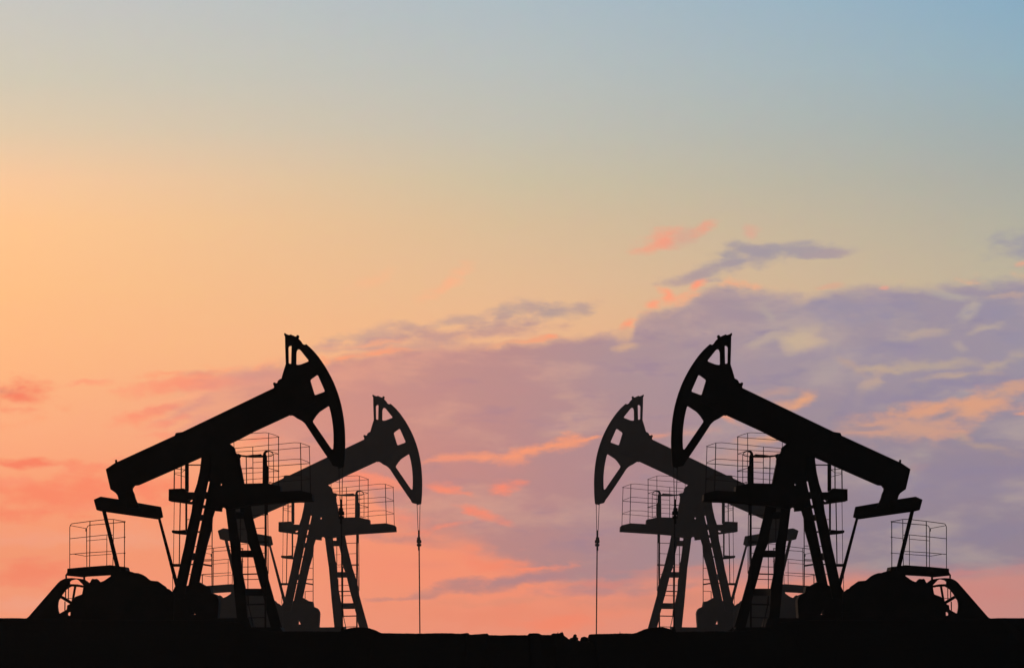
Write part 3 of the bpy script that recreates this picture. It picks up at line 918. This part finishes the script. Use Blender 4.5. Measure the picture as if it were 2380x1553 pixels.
CORAL = (255, 138, 102)
BLOBS = [
    # small clouds high on the right
    (1534, 558, 44, 20, 25, (242, 158, 130), .9), (1591, 549, 50, 14, 20, (214, 165, 145), .6), (1645, 529, 26, 11, 20, (234, 160, 134), .75), (1751, 545, 16, 14, 10, (224, 165, 144), .6),
    (1734, 586, 66, 16, 2, (164, 152, 158), .85), (1837, 582, 110, 15, 2, (164, 154, 160), .85), (1926, 587, 60, 10, 1, (172, 155, 158), .85), (1714, 619, 116, 22, 12, (163, 152, 160), .9), (1612, 642, 76, 15, 12, (174, 154, 156), .8), (1571, 661, 44, 14, 5, (184, 158, 154), .6),
    (1628, 664, 20, 11, 10, (252, 156, 124), .9), (1555, 684, 26, 12, -20, (255, 158, 122), .9), (1520, 706, 18, 11, 10, (252, 160, 124), .85), (1590, 690, 34, 10, 20, (244, 168, 132), .6), (1467, 752, 14, 9, 35, (252, 158, 120), .85),
    (2370, 574, 70, 36, 8, (154, 150, 164), .85), (2375, 617, 22, 6, 6, (232, 165, 138), .7), (2055, 670, 12, 5, 5, (236, 160, 138), .6), (1940, 668, 24, 6, 10, (220, 165, 140), .5),
    (1040, 660, 50, 16, 38, (255, 176, 134), .6), (990, 690, 30, 12, 38, (250, 180, 138), .4), (880, 650, 40, 16, 30, (252, 182, 138), .3),
    # torn grey clouds over the deck, middle
    (850, 781, 64, 15, 3, (200, 160, 146), .8), (905, 770, 40, 20, 8, (204, 162, 146), .7), (963, 759, 30, 18, 0, (196, 158, 146), .75), (1066, 741, 66, 12, 8, (198, 162, 148), .8), (1191, 719, 54, 17, 10, (186, 158, 150), .85),
    (1154, 752, 100, 20, 10, (190, 156, 148), .8), (1282, 730, 84, 17, 12, (182, 156, 150), .9), (1345, 714, 26, 8, 10, (190, 160, 150), .7), (850, 800, 130, 13, 5, (204, 156, 144), .75), (1060, 776, 180, 22, 6, (196, 152, 144), .85),
    (879, 796, 100, 5, 5, (248, 172, 130), .6), (806, 829, 44, 9, 15, (255, 158, 116), .9), (879, 817, 76, 7, 8, (248, 160, 122), .8), (1187, 800, 66, 7, 12, (232, 168, 132), .8), (1264, 788, 50, 6, 10, (242, 165, 126), .8), (1288, 780, 16, 5, 5, (255, 158, 116), .9),
    (1466, 812, 30, 10, 12, (214, 172, 140), .75), (1462, 785, 14, 20, 0, (210, 168, 142), .6), (1301, 917, 26, 9, 5, (200, 158, 144), .5), (1279, 1005, 20, 9, 5, (200, 156, 142), .45), (1044, 987, 22, 12, 0, (206, 152, 136), .45),
    # left tips of the deck
    (377, 868, 64, 7, 5, (255, 156, 116), .8), (460, 868, 54, 10, 4, (222, 150, 130), .7), (414, 891, 110, 24, 8, (252, 150, 116), .85), (500, 890, 80, 20, 8, (246, 150, 122), .7), (560, 876, 80, 22, 8, (212, 150, 138), .6), (640, 860, 60, 14, 8, (214, 150, 136), .6),
    (331, 966, 74, 13, 12, (255, 150, 114), .85), (395, 947, 64, 10, 15, (246, 148, 118), .8), (440, 951, 80, 20, 22, (222, 150, 134), .8), (385, 980, 60, 12, 15, (252, 150, 118), .7), (368, 1011, 54, 9, 0, (254, 152, 118), .6), (470, 985, 60, 20, 20, (226, 152, 136), .6),
    (300, 905, 60, 9, 8, (255, 160, 122), .6), (430, 925, 60, 8, 12, (255, 176, 132), .5),
    (597, 1028, 60, 14, 8, (252, 150, 114), .7), (560, 1090, 80, 20, 0, (226, 150, 130), .5), (700, 1010, 80, 20, 0, (214, 150, 136), .4),
    # coral streaks on the left
    (34, 912, 100, 36, -8, (248, 130, 98), 1), (18, 904, 36, 9, -3, (216, 136, 116), .7), (193, 896, 56, 5, 4, (255, 158, 120), .7), (55, 1078, 92, 12, 0, (252, 132, 98), .95), (207, 1089, 76, 9, 6, (255, 148, 112), .65), (255, 1073, 40, 6, 4, (255, 152, 116), .5),
    (161, 1146, 200, 44, 3, CORAL, .9), (46, 1195, 90, 15, 0, CORAL, .8), (345, 1144, 60, 22, 6, CORAL, .75), (20, 1120, 60, 10, 0, (255, 150, 114), .6), (240, 1180, 90, 12, 4, (255, 148, 114), .6), (420, 1190, 90, 14, 4, (252, 150, 116), .5),
    (69, 1296, 46, 5, 0, (252, 146, 112), .7), (69, 1330, 140, 30, 0, CORAL, .85), (190, 1352, 110, 14, 0, (255, 146, 112), .7), (60, 1250, 140, 22, 0, (252, 166, 132), .6), (320, 1250, 160, 26, 0, (250, 168, 134), .6), (120, 1405, 160, 20, 0, (250, 170, 140), .6), (500, 1380, 200, 26, 0, (255, 156, 124), .5),
    # middle low: lit strips between grey ones
    (1136, 1063, 90, 17, 2, (250, 156, 118), .95), (1227, 1046, 76, 17, 15, (250, 156, 116), .95), (1301, 1036, 56, 18, 8, (248, 156, 116), .95), (1374, 1022, 56, 7, 14, (242, 155, 120), .9), (1044, 1067, 70, 6, 2, (240, 150, 122), .75),
    (853, 1106, 70, 14, -15, (255, 146, 114), .85), (885, 1124, 66, 16, -12, (250, 146, 114), .7), (1044, 1138, 40, 13, -5, (252, 142, 112), .95), (1081, 1148, 40, 8, -20, (240, 144, 120), .8), (1178, 1136, 36, 16, 8, (255, 140, 110), .9), (1127, 1196, 54, 14, -15, (248, 142, 114), .9), (1093, 1189, 20, 9, 0, (252, 138, 110), .8),
    (1027, 1235, 50, 8, 14, (246, 142, 116), .8), (985, 1245, 46, 8, 0, (250, 142, 112), .7), (943, 1206, 70, 14, -10, (255, 146, 114), .6), (943, 1258, 120, 14, -8, (206, 138, 128), .75), (1100, 1100, 120, 22, 5, (200, 140, 136), .5),
    (993, 1318, 240, 42, -4, (255, 151, 116), .95), (1160, 1314, 110, 19, -8, (255, 143, 110), .95), (1243, 1321, 74, 7, 4, (255, 145, 112), .9), (880, 1320, 120, 40, 0, (255, 150, 116), .7), (1000, 1310, 60, 10, 0, (244, 146, 118), .5),
    (1193, 1351, 130, 17, 6, (188, 136, 136), .9), (1093, 1371, 130, 14, 5, (200, 138, 130), .85), (960, 1390, 80, 6, 4, (210, 140, 126), .8), (1277, 1341, 110, 13, 6, (184, 136, 140), .8), (1370, 1378, 110, 12, 0, (190, 136, 138), .7), (1333, 1367, 50, 7, 10, (238, 144, 118), .6), (1420, 1357, 60, 7, 8, (222, 136, 124), .6),
    (1200, 1430, 300, 26, 0, (246, 144, 112), .7), (1310, 1455, 90, 18, 0, (255, 140, 106), .7), (1180, 1400, 140, 10, 3, (232, 148, 120), .5),
    # right: openings and folds of the deck
    (1788, 733, 26, 18, -40, (182, 168, 158), .7), (1869, 791, 50, 18, 15, (200, 176, 152), .95), (1880, 770, 30, 14, 10, (190, 170, 156), .6), (1767, 795, 44, 8, 18, (186, 166, 156), .8), (2261, 717, 20, 24, -50, (188, 174, 158), .85), (2225, 684, 70, 12, -8, (180, 170, 160), .7), (2340, 690, 50, 6, 0, (200, 168, 148), .5),
    (2143, 778, 66, 12, 8, (184, 164, 154), .8), (2294, 766, 40, 9, 15, (182, 166, 156), .8), (2233, 807, 20, 16, -40, (180, 164, 156), .7), (2110, 790, 40, 8, 5, (176, 160, 156), .6), (1980, 745, 90, 12, 0, (162, 150, 162), .5),
    (1971, 844, 40, 12, -25, (184, 158, 148), .8), (2061, 856, 60, 8, 0, (192, 166, 146), .85), (2163, 852, 130, 12, 0, (184, 164, 150), .8), (2033, 886, 50, 13, 42, (190, 164, 150), .8), (2225, 877, 80, 8, 5, (196, 168, 146), .8), (2319, 850, 56, 11, 20, (186, 166, 150), .7), (2370, 820, 30, 10, 10, (176, 160, 156), .5),
    (2204, 899, 140, 20, 7, (144, 134, 160), .8), (2000, 722, 160, 30, 3, (150, 142, 164), .6), (2041, 817, 150, 22, 3, (150, 140, 162), .6), (2320, 720, 60, 20, 0, (148, 142, 164), .7), (2350, 790, 50, 16, 0, (148, 142, 164), .5), (2000, 930, 110, 22, 8, (150, 138, 158), .6),
    (1857, 930, 38, 16, 42, (226, 164, 126), .95), (1826, 938, 36, 13, 5, (218, 160, 130), .8), (1800, 915, 60, 10, 10, (198, 156, 142), .5), (1690, 968, 40, 7, -25, (238, 158, 122), .8), (1520, 1012, 60, 8, 5, (224, 152, 128), .7), (1620, 1005, 50, 8, 5, (206, 150, 136), .5),
    (2163, 946, 104, 18, 12, (222, 160, 128), .9), (2280, 938, 130, 28, 11, (222, 162, 130), .9), (2122, 994, 135, 36, 6, (206, 158, 138), .9), (2020, 1003, 80, 14, 5, (204, 156, 138), .8), (2372, 956, 24, 8, 5, (226, 158, 126), .8), (2340, 905, 60, 10, 12, (206, 160, 138), .7), (2200, 1010, 60, 14, 0, (212, 158, 134), .6),
    (2184, 958, 44, 9, 15, (154, 140, 152), .9), (2016, 994, 46, 7, 4, (162, 142, 150), .8), (2365, 930, 24, 8, 20, (146, 138, 156), .7), (2286, 1040, 90, 10, -18, (180, 154, 144), .7), (2150, 1040, 90, 12, -3, (160, 142, 152), .5),
    (1795, 1020, 60, 12, 6, (220, 160, 124), .8), (1770, 1060, 90, 20, 6, (206, 152, 134), .6), (2120, 1090, 30, 8, 10, (180, 146, 142), .5), (1720, 1130, 120, 20, 0, (170, 140, 148), .4),
    (2260, 1120, 200, 50, 0, (146, 134, 156), .6), (2100, 1180, 160, 30, 5, (150, 136, 152), .5), (2320, 1230, 90, 30, 0, (142, 132, 156), .5), (1480, 1180, 120, 50, 10, (172, 140, 148), .4),
    # low on the right
    (2330, 1380, 120, 26, 4, (212, 138, 130), .6), (2260, 1330, 100, 8, 6, (206, 136, 134), .6), (1620, 1322, 160, 10, 3, (214, 138, 126), .7), (1700, 1400, 300, 26, 0, (230, 144, 118), .6), (1480, 1400, 120, 18, 0, (222, 142, 122), .6), (1560, 1365, 120, 9, 3, (184, 138, 138), .5), (1940, 1370, 140, 14, 3, (228, 138, 116), .6),
]
for bl in BLOBS:
    blob(*bl)
# faint colour mottling of the evening air
nM = noise(60, 44, 5, .7, 21.0, .6)
vm = N('ShaderNodeMix')
vm.data_type = 'RGBA'
vm.blend_type = 'OVERLAY'
vm.inputs[0].default_value = .035
L(sky, vm.inputs[6])
L(nM.outputs['Color'], vm.inputs[7])
sky = vm.outputs[2]
br = N('ShaderNodeMix')
br.data_type = 'RGBA'
br.blend_type = 'MULTIPLY'
br.clamp_result = False
br.inputs[0].default_value = 1
L(sky, br.inputs[6])
br.inputs[7].default_value = (1.06, 1.04, 1.035, 1)
sky = br.outputs[2]

# away from the sunset the physical sky takes over
ns = N('ShaderNodeTexSky')
ns.sky_type = 'NISHITA'
ns.sun_disc = False
SUN_EL, SUN_AZ = math.radians(2.0), math.radians(-24)      # azimuth from +Y towards +X
ns.sun_elevation = SUN_EL
ns.sun_rotation = SUN_AZ
dim = N('ShaderNodeMix')
dim.data_type = 'RGBA'
dim.blend_type = 'MULTIPLY'
dim.inputs[0].default_value = 1
L(ns.outputs[0], dim.inputs[6])
dim.inputs[7].default_value = (.02, .02, .02, 1)
front = mr(dy, .25, .75)
low = mr(dz, .42, .12)
col = mix(M('MULTIPLY', front, low), dim.outputs[2], sky)
bg = N('ShaderNodeBackground')
L(col, bg.inputs['Color'])
bg.inputs['Strength'].default_value = 1.0
out = N('ShaderNodeOutputWorld')
L(bg.outputs[0], out.inputs['Surface'])

# ---------------------------------------------------------------- sun, just above the horizon behind the machines
sl = bpy.data.lights.new('sun', 'SUN')
sl.energy = .2
sl.angle = math.radians(.5)
sl.color = (1, .62, .38)
so = bpy.data.objects.new('sun', sl)
COL.objects.link(so)
dvec = Vector((math.sin(SUN_AZ) * math.cos(SUN_EL), math.cos(SUN_AZ) * math.cos(SUN_EL), math.sin(SUN_EL)))
so.rotation_euler = dvec.to_track_quat('Z', 'Y').to_euler()
so.location = (-60, 200, 40)

# ---------------------------------------------------------------- evening haze
HAZE = 2.15e-4
if HAZE:
    bm = bmesh.new()
    bmesh.ops.create_cube(bm, size=1)
    me = bpy.data.meshes.new('haze')
    bm.to_mesh(me)
    bm.free()
    hz = bpy.data.objects.new('haze', me)
    COL.objects.link(hz)
    hz.scale = (1000, 1540, 27)
    hz.location = (0, 745, 12.1)
    hm = bpy.data.materials.new('haze')
    hm.use_nodes = True
    hn = hm.node_tree
    hn.nodes.clear()
    pv = hn.nodes.new('ShaderNodeVolumePrincipled')
    pv.inputs['Color'].default_value = (.9, .9, .9, 1)
    pv.inputs['Density'].default_value = HAZE
    pv.inputs['Anisotropy'].default_value = .7
    ho = hn.nodes.new('ShaderNodeOutputMaterial')
    hn.links.new(pv.outputs[0], ho.inputs['Volume'])
    me.materials.append(hm)
    tag(hz, None, None, None, 'stuff')

# ---------------------------------------------------------------- camera
cd = bpy.data.cameras.new('camera')
cam = bpy.data.objects.new('camera', cd)
COL.objects.link(cam)
cam.location = (0, 0, EYE)
cam.rotation_euler = (math.radians(90), 0, 0)
cd.sensor_width = 36
cd.lens = 36 * FPX / 2380
cd.shift_x = (1190 - CX) / 2380
cd.shift_y = (HZ - 776.5) * (KZ / K) / 2380
cd.clip_start = .5
cd.clip_end = 5000
S.camera = cam

# everything above was sighted at 150 m; bring it to true size (a 5 m near machine)
SIZE = .66
for o in S.objects:
    if o.parent is None:
        o.location = o.location * SIZE
        if o.type in ('MESH', 'EMPTY'):
            o.scale = o.scale * SIZE

S.view_settings.view_transform = 'Standard'
S.view_settings.look = 'None'
S.view_settings.exposure = 0
S.view_settings.gamma = 1
S.view_settings.use_curve_mapping = False
S.cycles.use_denoising = True
S.cycles.max_bounces = 2
S.cycles.diffuse_bounces = 1
S.cycles.glossy_bounces = 1
wd.cycles.sampling_method = 'MANUAL'
wd.cycles.sample_map_resolution = 512
S.cycles.volume_bounces = 0
